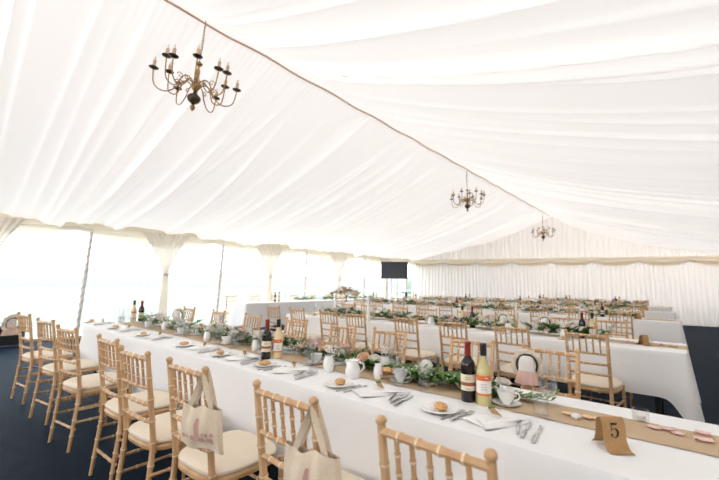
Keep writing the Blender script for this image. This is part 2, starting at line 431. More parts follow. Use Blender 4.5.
# ================================================================== TABLES
ROWS = {  # name: (x0, x1, y0, y1, text, seed)
    1: (-5.55, 0.10, 1.42, 2.21, 'front table', 1),
    2: (-5.45, 0.0, 4.43, 5.23, 'second table', 2),
    3: (-8.15, -0.05, 8.45, 9.25, 'third table', 3),
    4: (-7.95, -0.16, 12.1, 12.9, 'fourth table', 4),
    5: (-4.9, -0.32, 15.75, 16.5, 'rearmost table', 5),
    6: (-9.45, -8.72, 5.75, 12.4, 'head table', 6),
}
ZT = 0.75
def cloth(x0, x1, y0, y1, seed, hem=0.33):
    rng = np.random.RandomState(seed)
    r = 0.025; pts = []; nrm = []; cd = []
    st = 0.02
    def edge(ax, ay, bx, by, n):
        L_ = math.hypot(bx - ax, by - ay); k = max(2, int(L_ / st))
        for i in range(k):
            f = (i + .5) / k; pts.append((ax + (bx - ax) * f, ay + (by - ay) * f)); nrm.append(n); cd.append(min(f, 1 - f) * L_)
    def corner(cx, cy, a0):
        for i in range(7):
            a = a0 + PI / 2 * i / 6; pts.append((cx + r * math.cos(a), cy + r * math.sin(a))); nrm.append((math.cos(a), math.sin(a))); cd.append(0)
    edge(x0 + r, y0, x1 - r, y0, (0, -1)); corner(x1 - r, y0 + r, -PI / 2)
    edge(x1, y0 + r, x1, y1 - r, (1, 0)); corner(x1 - r, y1 - r, 0)
    edge(x1 - r, y1, x0 + r, y1, (0, 1)); corner(x0 + r, y1 - r, PI / 2)
    edge(x0, y1 - r, x0, y0 + r, (-1, 0)); corner(x0 + r, y0 + r, PI)
    pts = np.array(pts); nrm = np.array(nrm); cd = np.array(cd); n = len(pts)
    g = rng.randn(n); k = np.hanning(15); k /= k.sum()
    def sm(a, w): k = np.hanning(w); k /= k.sum(); return np.convolve(np.r_[a[-w:], a, a[:w]], k, 'same')[w:-w]
    fold = sm(rng.randn(n), 21); fold /= fold.std(); broad = sm(rng.randn(n), 61); broad /= broad.std()
    cf = np.exp(-(cd / 0.085) ** 2)
    lev = np.r_[0, np.linspace(0.015, 1, 13)]
    P = np.zeros((len(lev), n, 3))
    for i, f in enumerate(lev):
        o = 0.004 * min(1, i) + f * 0.026 + f * 0.05 * cf + f * 0.010 * fold * (1 - cf) + f * 0.013 * broad * (1 - cf)
        z = ZT - f * (ZT - hem + 0.15 * cf + 0.012 * broad) - 0.003 * min(1, i)
        P[i, :, 0] = pts[:, 0] + nrm[:, 0] * o; P[i, :, 1] = pts[:, 1] + nrm[:, 1] * o; P[i, :, 2] = z
    m_ = MB(); vs, fs = grid_mesh(np.concatenate([P, P[:, :1]], 1)); m_.add(vs, fs)
    m_.add(P[0].tolist(), [tuple(range(n))])
    return m_
def trestle(cx, cy, lx, ly, label, rz=0):
    t = thing('trestle_table', label, 'table', (cx, cy, 0), rz, 'cloth covered trestle tables')
    MB().box(0, 0, 0.7275, lx, ly, 0.03).build('tabletop', M_GROUT, t, smooth=False)
    for sx in (-1, 1):
        for sy in (-1, 1):
            MB().box(sx * (lx / 2 - 0.22), sy * (ly / 2 - 0.09), 0.356, 0.035, 0.035, 0.712).build('leg', M_GROUT, t, smooth=False)
        MB().box(sx * (lx / 2 - 0.22), 0, 0.2, 0.025, ly - 0.2, 0.025).build('brace', M_GROUT, t, smooth=False)
for i, (x0, x1, y0, y1, txt, sd) in ROWS.items():
    long_x = (x1 - x0) > (y1 - y0)
    L_ = (x1 - x0) if long_x else (y1 - y0); n = max(2, round(L_ / 1.9))
    for k in range(n):
        c = (k + .5) / n
        lab = 'trestle table under the white cloth of the %s, %s from left' % (txt, ORD[k + 1])
        if long_x: trestle(x0 + .01 + (x1 - x0 - .02) * c, (y0 + y1) / 2, L_ / n - 0.012, y1 - y0 - 0.02, lab)
        else: trestle((x0 + x1) / 2, y0 + .01 + (y1 - y0 - .02) * c, L_ / n - 0.012, x1 - x0 - 0.02, lab, PI / 2)
    c = cloth(x0, x1, y0, y1, sd, 0.33 if i < 6 else 0.12).build('tablecloth', M_CLOTH)
    tag(c, 'long white linen tablecloth draped over the %s' % txt, 'tablecloth', 'white tablecloths')
RUN = {1: 1.905, 2: 4.86, 3: 8.87, 4: 12.52, 5: 16.15}
for i in RUN:
    x0, x1 = ROWS[i][:2]; n = int((x1 - x0) / 0.08); hw = 0.125 if i == 1 else 0.14
    P = np.zeros((2, n, 3)); xs = np.linspace(x0 + .02, x1, n)
    m_ = MB(); rg = np.random.RandomState(i)
    for j, s in enumerate((-1, 1)):
        P[j, :, 0] = xs; P[j, :, 1] = RUN[i] + s * hw + 0.004 * rg.randn(n); P[j, :, 2] = ZT + 0.0035
    e = np.zeros((2, 5, 3))
    for k, f in enumerate((0.0, .01, .025, .045, .07)):
        e[:, k, 0] = x1 + (0 if k == 0 else 0.009 + 0.07 * f); e[0, k, 1] = RUN[i] - hw; e[1, k, 1] = RUN[i] + hw; e[:, k, 2] = ZT + .0035 - f
    m_.add(*grid_mesh(np.concatenate([P, e[:, 1:]], 1)))
    b = m_.build('table_runner', M_BURLAP); tag(b, 'tan burlap runner laid along the middle of the %s' % ROWS[i][4], 'table runner', 'burlap table runners')

# ================================================================== CHAIRS
def ringed(mb, pts, r, every=0.085, n=8, r_ring=1.22, taper=None):
    """bamboo-turned rod: slightly swollen pale rings at intervals"""
    P = [Vector(p) for p in pts]; segs = []
    L_ = sum((P[i + 1] - P[i]).length for i in range(len(P) - 1)); k = max(1, round(L_ / every))
    def at(d):
        for i in range(len(P) - 1):
            l = (P[i + 1] - P[i]).length
            if d <= l + 1e-9: return P[i].lerp(P[i + 1], min(1, d / l))
            d -= l
        return P[-1]
    ds = [(0, 1, 0)]
    for j in range(1, k):
        c = L_ * j / k; ds += [(c - 0.010, 0.96, 0), (c - 0.0035, r_ring, 1), (c + 0.0035, r_ring, 0), (c + 0.010, 0.96, 0)]
    ds.append((L_, 1, 0))
    pp = [at(d) for d, _, _ in ds]
    rr = [r * a * (taper(d / L_) if taper else 1) for d, a, _ in ds]
    mb.tube(pp, rr, n, mis=[b for _, _, b in ds][:-1] if k > 1 else None)
    return mb
WM = [M_WOOD, M_RING]
def chair_parts(n=8):
    """list of (name, MB, mats). Sitter faces +y."""
    out = []
    hw = 0.158
    def post(s):
        m_ = MB(); ringed(m_, [(s * (hw + 0.008), -0.225, 0), (s * hw, -0.185, 0.42), (s * hw, -0.20, 0.55), (s * (hw + .002), -0.252, 0.905)], 0.0145, 0.11, n, 1.16, lambda f: 0.85 + 0.25 * math.sin(PI * f))
        m_.lathe([(0.0125, 0), (0.0165, .006), (0.0165, .013), (0.009, .022), (0, .025)], n, (s * (hw + .002), -0.253, 0.905)); return m_
    def yb(z): return -0.20 - (z - 0.55) / 0.355 * 0.052 if z > .55 else -0.185 - (z - .42) / .13 * .015
    for s in (-1, 1): out.append(('back_post', post(s), WM))
    for s in (-1, 1):
        m_ = MB(); ringed(m_, [(s * 0.195, 0.205, 0), (s * 0.185, 0.185, 0.42)], 0.0145, 0.11, n, 1.16, lambda f: 0.8 + 0.25 * f); out.append(('front_leg', m_, WM))
    m_ = MB(); ringed(m_, [(-hw, yb(.885), .885), (0, yb(.885) - .012, .889), (hw, yb(.885), .885)], 0.0125, 0.058, n); out.append(('top_rail', m_, WM))
    for z in (.735, .645, .555):
        m_ = MB(); ringed(m_, [(-hw, yb(z), z), (0, yb(z) - .010, z), (hw, yb(z), z)], 0.0105, 0.07, n); out.append(('back_rail', m_, WM))
    for k in range(5):
        x = -hw + (k + 1) * 2 * hw / 6; bow = -.011 * (1 - (x / hw) ** 2)
        m_ = MB(); ringed(m_, [(x, yb(.735) + bow, .735), (x, yb(.885) + bow, .885)], 0.0075, 0.05, n - 2 if n > 6 else 5, 1.3); out.append(('spindle', m_, WM))
    for s in (-1, 1):
        for z in (.20, .29):
            m_ = MB(); ringed(m_, [(s * .180, -0.205, z + .01), (s * .190, .197, z)], 0.009, 0.1, n); out.append(('stretcher', m_, WM))
    for y, z in ((-.205, .16), (.197, .25)):
        m_ = MB(); ringed(m_, [(-.185, y, z), (.185, y, z)], 0.009, 0.1, n); out.append(('stretcher', m_, WM))
    def pad(z0, z1, inset, dome, k=28):
        m_ = MB(); rings = []
        def ring(sc, z):
            vs = []
            for j in range(k):
                a = 2 * PI * j / k; c, s_ = math.cos(a), math.sin(a)
                ex = abs(c) ** 0.55 * (1 if c > 0 else -1); ey = abs(s_) ** 0.55 * (1 if s_ > 0 else -1)
                wx = 0.205 - 0.012 * (1 - ey) / 2
                vs.append((ex * wx * sc, ey * 0.205 * sc, z))
            return vs
        lv = [(inset, z0), (1, z0 + .3 * (z1 - z0)), (1.0, z0 + .65 * (z1 - z0)), (.955, z1), (.86, z1 + dome * .45), (.7, z1 + dome * .75), (.45, z1 + dome * .95), (.02, z1 + dome)]
        V = []; F = []
        for sc, z in lv: V += ring(sc, z)
        for a in range(len(lv) - 1):
            for j in range(k): F.append((a * k + j, a * k + (j + 1) % k, (a + 1) * k + (j + 1) % k, (a + 1) * k + j))
        F.append(tuple(range(k))[::-1]); F.append(tuple((len(lv) - 1) * k + j for j in range(k)))
        m_.add(V, F); return m_
    out.append(('seat_frame', pad(.405, .435, .985, 0), WM))
    out.append(('seat_cushion', pad(.436, .468, .955, .022), [M_CUSH]))
    return out
root = thing('chiavari_chair', 'x', 'chair')
for nm, m_, ms in chair_parts(8): m_.build(nm, ms, root)
CH = Proto(root)
# far chairs: parts too small to see, one mesh
root = MB()
for nm, m_, ms in chair_parts(5):
    root.merge(m_, mo=2 if nm == 'seat_cushion' else 0)
far_me = root.mesh('chiavari_chair', [M_WOOD, M_RING, M_CUSH])
def far_chair(loc, rz, label, group):
    o = link('chiavari_chair', far_me); o.location = loc; o.rotation_euler = (0, 0, rz); return tag(o, label, 'chair', group)

rnd = random.Random(7)
N1 = [(-0.515, 1.16, -1), (-1.11, 1.154, 0), (-1.796, 1.124, 3), (-2.345, 1.09, 4), (-2.935, 1.14, 1.6), (-3.812, 1.10, 9), (-4.62, 1.11, 10), (-5.50, 1.09, 8)]
look1 = ['', ' with cream tote bag on its right post', ' with cream tote bag on its right post', '', '', '', '', '']
CH1 = []
for k, (x, y, a) in enumerate(N1):
    CH1.append(CH.place((x, y, 0), R(a), 'light oak chair on near side of front table, %s from right' % ORD[k + 1], 'chair', 'chairs at the front table'))
F1 = [-.68, -1.21, -1.93, -2.49, -3.15, -3.95, -4.74, -5.55]
for k, x in enumerate(F1):
    CH.place((x, 2.45, 0), PI + R(rnd.uniform(-4, 4)), 'light oak chair on far side of front table, %s from right' % ORD[k + 1], 'chair', 'chairs at the front table')
N2 = [-.663, -1.32, -1.946, -2.56, -3.366, -3.89, -4.55, -5.15]
for k, x in enumerate(N2):
    CH.place((x, 4.16, 0), R(rnd.uniform(-3, 3)), 'light oak chair on near side of second table, %s from right' % ORD[k + 1], 'chair', 'chairs at the second table')
F2 = [-.70, -1.33, -2.0, -2.62, -3.3, -3.9, -4.6, -5.15]
for k, x in enumerate(F2):
    CH.place((x, 5.485, 0), PI + R(rnd.uniform(-4, 4)), 'light oak chair on far side of second table, %s from right' % ORD[k + 1], 'chair', 'chairs at the second table')
for i in (3, 4, 5):
    x0, x1, y0, y1, txt, _ = ROWS[i]
    for side in (0, 1):
        k = 0; x = x1 - .75
        while x > x0 + 0.3:
            k += 1
            y = (y0 - .27) if side == 0 else (y1 + .26)
            far_chair((x + rnd.uniform(-.04, .04), y, 0), (0 if side == 0 else PI) + R(rnd.uniform(-4, 4)),
                      'light oak chair on %s side of %s, %s from its right end' % (('near', 'far')[side], txt, ORD[k]), 'chairs at the %s' % txt)
            x -= 0.66
for k, y in enumerate([6.05, 6.85, 7.65, 8.4, 9.2, 10.0, 10.8, 11.6]):
    far_chair((-9.72, y, 0), -PI / 2, 'chiavari chair behind the head table against the windows, %s from its near end' % ORD[k + 1], 'chairs at the head table')

# ================================================================== TABLEWARE
def single(name, mb_, mats): return Proto(mb_.build(name, mats))
# red wine bottle
def bottle(nm, glass, cap, white):
    t = thing(nm, 'x', 'bottle')
    if not white: prof = [(0.0, 0.003), (0.034, 0), (0.0375, .006), (0.0375, .19), (0.034, .208), (0.022, .225), (0.0155, .237), (0.0145, .245), (0.0145, .30), (0, .302)]
    else: prof = [(0.0, 0.003), (0.034, 0), (0.0372, .006), (0.0372, .165), (0.031, .19), (0.020, .215), (0.0150, .235), (0.0145, .245), (0.0145, .30), (0, .302)]
    MB().lathe(prof, 24).build('bottle_body', glass, t)
    MB().lathe([(0.0162, .238 if not white else .248), (0.0158, .295), (0.0172, .297), (0.0172, .309), (0.0155, .312), (0, .312)], 20).build('capsule', cap, t)
    lab = MB(); r = 0.0384
    if not white:
        lab.lathe([(r, .060), (r, .085), (r, .085), (r, .103), (r, .103), (r, .143), (r - .0005, .143)], 24, mis=[0, 0, 1, 1, 0, 0])
        for z in (.128, .118, .070): lab.box(-0.0, -r - .0002, z, .03, .001, .003, 2)
        lab.build('label', [M_LABEL, M_LBAND, M_LTEXT], t)
    else:
        lab.lathe([(r - .0005, .050), (r - .0005, .062), (r - .0005, .062), (r - .0005, .125), (r - .0005, .125), (r - .0005, .152), (r - .001, .152)], 24, mis=[1, 1, 0, 0, 1, 1])
        lab.box(.012, -r - .0002, .140, .016, .001, .004, 0)
        for z in (.108, .095, .083): lab.box(0, -r - .0002, z, .03, .001, .002, 2)
        lab.build('label', [M_LABELW, M_LORANGE, M_LTEXT], t)
    return Proto(t)
B_RED = bottle('wine_bottle', M_WINE, M_RED, False)
B_WHI = bottle('wine_bottle', M_GOLD, M_BCAP, True)
B_ROS = bottle('wine_bottle', M_ROSE_W, M_BCAP, True)
def px_x(px, Y):     # world x of image column px at depth Y (used once here to lay out the bottle stations)
    d = _ray(px, 300); w = np.array([_X.dot(d), _Y.dot(d), _Z.dot(d)]); return float(w[0] * Y / w[1])
def pair(rx, ry, wx, wy, where, proto=B_WHI, kindw='white wine', face=0.35):
    B_RED.place((rx, ry, ZT), face, 'dark red wine bottle with red capsule and cream label, %s' % where, 'bottle', 'wine bottles', .90)
    proto.place((wx, wy, ZT), face, '%s bottle with black capsule beside the red, %s' % (kindw, where), 'bottle', 'wine bottles', .90)
for p in (B_RED, B_WHI, B_ROS): pass
ZB = ZT + 0.004
pair(-.820, 1.800, -.742, 1.800, 'right part of front table', face=.42)
pair(-2.335, 1.725, -2.30, 1.80, 'centre of front table', B_ROS, 'pale rose wine', 0.8)
pair(-5.47, 2.02, -5.62 + .03, 1.97, 'left end of front table', B_ROS, 'pale rose wine', 1.0)
pair(-.875, 4.90, -.77, 4.86, 'right part of second table')
pair(-2.17, 4.92, -2.30, 4.90, 'middle of second table', B_ROS, 'rose wine')
pair(-1.215, 8.8, -1.33, 8.8, 'right part of third table')
pair(-4.3, 8.85, -4.22, 8.85, 'middle of third table')
pair(-3.92, 12.5, -3.66, 12.5, 'middle of fourth table', B_ROS, 'rose wine')
pair(-1.46, 12.5, -1.38, 12.55, 'right part of fourth table')
pair(-5.74, 12.5, -5.62, 12.55, 'left part of fourth table')
pair(-7.75, 12.5, -7.88, 12.55, 'left end of fourth table')
pair(-3.36, 16.1, -3.25, 16.15, 'centre of rearmost table')
pair(-1.81, 16.1, -1.7, 16.15, 'right part of rearmost table')
pair(-4.3, 16.1, -4.18, 16.15, 'left part of rearmost table')
pair(-9.1, 6.95, -9.08, 7.08, 'near end of head table')
pair(-9.1, 9.35, -9.08, 9.5, 'middle of head table')
pair(-9.1, 11.6, -9.08, 11.75, 'far end of head table')

WG = single('wine_glass', MB().lathe([(0, .002), (0.033, 0), (0.033, .002), (0.006, .008), (0.0035, .02), (0.0035, .078), (0.008, .088), (0.028, .105), (0.037, .130), (0.038, .150), (0.034, .185), (0.033, .185), (0.037, .150), (0.036, .131), (0.027, .107), (0.004, .092)], 20), M_GLASS)
TB = single('tumbler', MB().lathe([(0, .004), (0.029, 0), (0.031, .004), (0.033, .05), (0.036, .105), (0.0345, .105), (0.0315, .05), (0.029, .010), (0, .010)], 18), M_GLASS)
PL = single('side_plate', MB().lathe([(0, .006), (0.040, .006), (0.044, .002), (0.050, .002), (0.078, .014), (0.082, .015), (0.079, .018), (0.052, .009), (0.045, .009), (0, .009)], 28), M_CHINA)
def blob(rx, ry, rz, seed, n=14, k=8, amp=.08):
    rg = random.Random(seed); m_ = MB(); V = []; F = []
    for a in range(k + 1):
        th = PI * a / k
        for b in range(n):
            ph = 2 * PI * b / n; q = 1 + (rg.uniform(-amp, amp) if 0 < a < k else 0)
            V.append((rx * math.sin(th) * math.cos(ph) * q, ry * math.sin(th) * math.sin(ph) * q, -rz * math.cos(th) * q + rz))
    for a in range(k):
        for b in range(n): F.append((a * n + b, a * n + (b + 1) % n, (a + 1) * n + (b + 1) % n, (a + 1) * n + b))
    m_.add(V, F); return m_
BR = single('bread_roll', blob(.040, .028, .015, 3), M_BREAD)
# crumpled-look folded napkin with soft layered folds
def napkin():
    m_ = MB(); n = 22
    for lay, (sx, sy, z0, rot) in enumerate(((.125, .075, .003, 0), (.118, .068, .008, .10), (.10, .055, .013, -.12))):
        P = np.zeros((n, n, 3)); u = np.linspace(-1, 1, n)
        for a in range(n):
            for b in range(n):
                x, y = u[a] * sx, u[b] * sy
                e = max(abs(u[a]), abs(u[b])); z = z0 + .006 * math.cos(u[a] * 3 + lay) * math.cos(u[b] * 2.2) + .005
                if e > .9: z = max(.001, z - .005)
                P[a, b] = (x * math.cos(rot) - y * math.sin(rot), x * math.sin(rot) + y * math.cos(rot), z)
        m_.add(*grid_mesh(P))
    return m_
NP = single('napkin', napkin(), M_NAPK)
# kraft cone favour with a green sprig
def leaf(m_, p, d, up, L_, w, mi=0, curl=.15):
    p, d, up = Vector(p), Vector(d).normalized(), Vector(up)
    s = d.cross(up); s = s.normalized() if s.length > 1e-4 else Vector((1, 0, 0)); nn = s.cross(d).normalized()
    pts = [p, p + d * L_ * .3 + s * w * .42 + nn * curl * L_ * .3, p + d * L_ * .62 + s * w * .40 + nn * curl * L_ * .35, p + d * L_,
           p + d * L_ * .62 - s * w * .40 + nn * curl * L_ * .35, p + d * L_ * .3 - s * w * .42 + nn * curl * L_ * .3, p + d * L_ * .45]
    m_.add(pts, [(0, 1, 6), (1, 2, 6), (2, 3, 6), (3, 4, 6), (4, 5, 6), (5, 0, 6)], mi)
t = thing('favour_cone', 'x', 'favour')
MB().tube([(-.03, 0, .012), (.035, 0, .008)], [.011, .0015], 10).build('paper_cone', M_KRAFT, t)
m_ = MB(); rg = random.Random(4)
for k in range(34): leaf(m_, (-.03, rg.uniform(-.006, .006), .012), (-1 + rg.uniform(-.6, .9), rg.uniform(-1, 1), rg.uniform(-.2, 1)), (0, 0, 1), rg.uniform(.015, .028), .006)
m_.build('green_sprig', mat('fresh_green_sprig', (0.13, 0.28, 0.05, 1), .5), t)
FC = Proto(t)
# cutlery, lying along +y
def fork():
    m_ = MB(); m_.tube([(0, -.085, .004), (0, -.05, .005), (0, .0, .006), (0, .035, .007)], [.006, .0055, .003, .004], 6)
    for k in range(4): m_.tube([(-.0075 + .005 * k, .035, .007), (-.009 + .006 * k, .052, .004), (-.009 + .006 * k, .085, .006)], .0018, 5)
    m_.tube([(-.009, .038, .006), (.009, .038, .006)], .003, 5); return m_
FK = single('fork', fork(), M_STEEL)
def knife():
    m_ = MB(); m_.tube([(0, -.10, .005), (0, -.05, .006), (0, -.01, .005)], [.0065, .0075, .0045], 8)
    m_.add([(-.002, -.01, .004), (.009, -.005, .004), (.010, .07, .004), (.002, .105, .004), (-.002, .1, .004), (-.002, -.01, .0065), (.009, -.005, .0055), (.010, .07, .0055), (.002, .105, .0055), (-.002, .1, .0065)],
           [(0, 1, 2, 3, 4), (9, 8, 7, 6, 5), (0, 5, 6, 1), (1, 6, 7, 2), (2, 7, 8, 3), (3, 8, 9, 4), (4, 9, 5, 0)]); return m_
KN = single('knife', knife(), M_STEEL)
def spoon():
    m_ = MB(); m_.tube([(0, -.09, .004), (0, -.04, .005), (0, .03, .006)], [.006, .0045, .003], 6)
    b = blob(.016, .026, .004, 1, 14, 6, 0); m_.merge(b, Matrix.Translation((0, .052, .002))); return m_
SP = single('spoon', spoon(), M_STEEL)
SA = single('saucer', MB().lathe([(0, .003), (0.025, .0), (0.032, .003), (0.062, .014), (0.064, .016), (0.034, .009), (0.026, .007), (0, .007)], 26), M_CHINA)
t = thing('teacup', 'x', 'cup')
MB().lathe([(0, .004), (.019, 0), (.020, .006), (.032, .022), (.039, .045), (.041, .062), (.0395, .062), (.037, .045), (.030, .024), (0, .010)], 24).build('cup_bowl', M_CHINA, t)
MB().tube([(.037, 0, .052), (.055, 0, .054), (.060, 0, .040), (.052, 0, .026), (.034, 0, .022)], .0035, 8).build('handle', M_CHINA, t)
TC = Proto(t)

def setting(x, y, sgn, where, full, rr):
    """one place: sgn +1 on the near side (sitter faces +y), -1 on the far side"""
    rz = 0 if sgn > 0 else PI
    def at(dx, dy, z=0): return (x + dx * sgn, y + dy * sgn, ZT + z)
    j = lambda a=.012: rr.uniform(-a, a)
    g = 'place settings'
    NP.place(at(-.10 + j(), .20 + j()), rz + 1.0 + j(.15), 'folded white napkin at %s' % where, 'napkin', g)
    PL.place(at(-.33 + j(), .145 + j()), rz, 'white side plate at %s' % where, 'plate', g)
    BR.place(at(-.33 + j(), .145, .0095), rz + j(1), 'golden bread roll at %s' % where, 'bread', g)
    WG.place(at(.05 + j(.02), .385 + j(.02)), 0, 'stemmed wine glass at %s' % where, 'glass', g)
    TB.place(at(-.0 + j(.02), .43 + j(.02)) if full < 3 else at(-.05, .38), 0, 'clear tumbler at %s' % where, 'glass', g)
    if full >= 1:
        FC.place(at(-.10, .20, .022), rz - .55 + j(.2), 'kraft cone with green sprig at %s' % where, 'favour', g)
        KN.place(at(.03 + j(), .18), rz + j(.05) + .12, 'inner steel knife at %s' % where, 'knife', g)
        FK.place(at(-.23 + j(.006), .15), rz - .05 + j(.05), 'inner steel fork at %s' % where, 'fork', g)
    if full >= 2:
        SP.place(at(-.015, .20), rz + .25 + j(.05), 'steel spoon at %s' % where, 'spoon', g)
        KN.place(at(.065, .16), rz + .14, 'outer steel knife at %s' % where, 'knife', g)
        FK.place(at(-.265, .135), rz - .12, 'outer steel fork at %s' % where, 'fork', g)
        a = at(-.155 + j(), .435 + j(.006)); SA.place(a, 0, 'white china saucer at %s' % where, 'saucer', g)
        TC.place((a[0], a[1], a[2] + .0075), rr.uniform(-.6, .6), 'white china teacup at %s' % where, 'cup', g)
rr = random.Random(11)
for k, (x, y, a) in enumerate(N1):
    setting(x, 1.42, 1, 'near side of front table, %s place from right' % ORD[k + 1], 2, rr)
for k, x in enumerate(F1):
    setting(x, 2.23, -1, 'far side of front table, %s place from right' % ORD[k + 1], 1, rr) if k else None
for k, x in enumerate(N2): setting(x, 4.43, 1, 'near side of second table, %s place from right' % ORD[k + 1], 0, rr)
# far tables: napkins and wine glasses still read as white and sparkling specks
for i in (2, 3, 4, 5):
    x0, x1, y0, y1, txt, _ = ROWS[i]
    for side in (0, 1):
        if i == 2 and side == 0: continue
        x = x1 - .75; k = 0
        while x > x0 + .3:
            k += 1; sg = 1 if side == 0 else -1; ye = y0 if side == 0 else y1
            w = '%s side of %s, %s place from right' % (('near', 'far')[side], txt, ORD[k])
            NP.place((x, ye + sg * .2, ZT), rr.uniform(-.4, .4), 'folded white napkin at %s' % w, 'napkin', 'place settings')
            WG.place((x + .15, ye + sg * .3, ZT), 0, 'stemmed wine glass at %s' % w, 'glass', 'place settings')
            x -= .66

# ================================================================== TABLE NUMBER CARDS
def card(loc, rz, label, number, sc=1.0):
    t = thing('table_number_card', label, 'card', loc, rz, 'kraft table number cards')
    # bent kraft card: upright panel that curves out into a foot at the front, back flap with ragged slots
    prof = []
    for k in range(9):
        f = k / 8; prof.append((-0.045 + 0.045 * f ** .5 * 1.0 - 0.0, 0.003 + 0.030 * f ** 2.2))
    prof += [(0.002, .05), (0.004, .085), (0.010, .104), (0.020, .112), (0.034, .106), (0.042, .09), (0.048, .05), (0.058, .020), (0.078, .002)]
    w = 0.043; th = 0.0012
    P = np.array([[(sx * w, y, z) for (y, z) in prof] for sx in (-1, -.5, 0, .5, 1)])
    vs, fs = grid_mesh(P); m_ = MB(); m_.add(vs, fs)
    Q = P.copy(); Q[:, :, 1] += th; vs, fs = grid_mesh(Q); m_.add(vs, [f[::-1] for f in fs])
    t.scale = (sc,) * 3
    m_.build('folded_card', M_KRAFT, t)
    if number:
        n_ = MB(); V = []; F = []
        def yat(z):
            pr = [(0.0, .033), (0.002, .05), (0.004, .085), (0.010, .104)]
            for a, b in zip(pr[:-1], pr[1:]):
                if a[1] <= z <= b[1]: return a[0] + (b[0] - a[0]) * (z - a[1]) / (b[1] - a[1])
            return 0.0
        def stroke(pts, ws):
            o = []
            for i, (x, z) in enumerate(pts):
                a = pts[max(0, i - 1)]; b = pts[min(len(pts) - 1, i + 1)]; dx, dz = b[0] - a[0], b[1] - a[1]; l = math.hypot(dx, dz) or 1
                nx, nz = -dz / l * ws[i] / 2, dx / l * ws[i] / 2
                for s in (1, -1): zz = z + nz * s; o.append((x + nx * s, yat(zz) - .0012, zz))
            n_.add(o, [(2 * i, 2 * i + 1, 2 * i + 3, 2 * i + 2) for i in range(len(pts) - 1)])
        # serif figure five (enlarged about its centre further down), centred at z ~ .066
        stroke([(-.0095, .0855), (-.002, .0845), (.006, .0848), (.011, .0862)], [.0055, .006, .006, .002])
        stroke([(-.0088, .0865), (-.0088, .078), (-.0090, .0690)], [.002, .002, .002])
        pts = []; ws = []
        for k in range(19):
            a = R(148 - k * 16.2); pts.append((-.0005 + .0112 * math.cos(a), .0590 + .0125 * math.sin(a))); ws.append(.0018 + .0052 * max(0, math.cos(a)) ** 1.2)
        stroke(pts, ws)
        n_.lathe([(0, -.0004), (.0036, -.0004), (.0036, .0004), (0, .0004)], 12)
        k = len(n_.v) - 12 * 4
        n_.v[k:] = [(-.0085 + x, yat(.054) - .0012 + z, .0535 + y) for (x, y, z) in n_.v[k:]]
        n_.v = [(x * 1.22, y, .068 + (z - .066) * 1.22) for x, y, z in n_.v]; n_.v = [(x, yat(min(.1035, max(.0331, z))) - .0012, z) for x, y, z in n_.v]
        n_.build('printed_five', M_INK, t, smooth=False)
        l_ = MB(); l_.add([(-.024, yat(.038) - .001, .0382), (.024, yat(.038) - .001, .0382), (.024, yat(.038) - .001, .0389), (-.024, yat(.038) - .001, .0389)], [(0, 1, 2, 3)])
        for k in range(5): l_.add([(-.007 + k * .003, -.0035, .0305), (-.005 + k * .003, -.0035, .0305), (-.005 + k * .003, -.0025, .0325), (-.007 + k * .003, -.0025, .0325)], [(0, 1, 2, 3)])
        l_.build('printed_line', M_LTEXT, t, smooth=False)
    return t
card((-.207, 1.622, ZT + .001), R(40), 'kraft card numbered 5 standing near the right end of the front table', True, .92)
card((-.30, 4.74, ZT + .001), R(56), 'kraft number card leaning on the right end of the second table', False, .9)
card((-.63, 8.68, ZT + .001), R(50), 'kraft number card near the right end of the third table', False, 1.05)
card((-.75, 12.5, ZT + .005), R(60), 'kraft number card near the right end of the fourth table', False, 1.3)
card((-.95, 16.2, ZT + .005), R(20), 'kraft number card near the right end of the rearmost table', False, 1.4)

# ================================================================== FLOWERS AND GREENERY
def rose_mesh(name, ms, seed):
    rg = random.Random(seed); m_ = MB()
    for ring, (n, r, h, tilt) in enumerate(((3, .006, .022, .1), (5, .012, .022, .35), (6, .018, .019, .7), (7, .024, .014, 1.1))):
        for k in range(n):
            a = 2 * PI * k / n + ring * .5 + rg.uniform(-.15, .15); c, s = math.cos(a), math.sin(a)
            w = .014 + .003 * ring; top = h + .006
            base = Vector((c * r * .35, s * r * .35, .004)); tip = Vector((c * (r + .008 * tilt), s * (r + .008 * tilt), top - .006 * tilt))
            sd = Vector((-s, c, 0)); mid = base.lerp(tip, .6) + Vector((c, s, 0)) * .005
            m_.add([base - sd * w * .3, base + sd * w * .3, mid + sd * w * .8, tip + sd * w * .45 + Vector((0, 0, .001)), tip + Vector((c, s, 0)) * .003, tip - sd * w * .45, mid - sd * w * .8],
                   [(0, 1, 2, 6), (6, 2, 3, 5), (3, 4, 5)])
    m_.merge(blob(.010, .010, .011, seed, 8, 5, .05)); m_.merge(blob(.016, .016, .008, seed, 8, 4, .05))
    return m_.mesh(name, ms)
ROSES = [rose_mesh('rose', [M_PINK], 1), rose_mesh('rose', [M_WHITEF], 2), rose_mesh('rose', [M_PEACH], 3)]

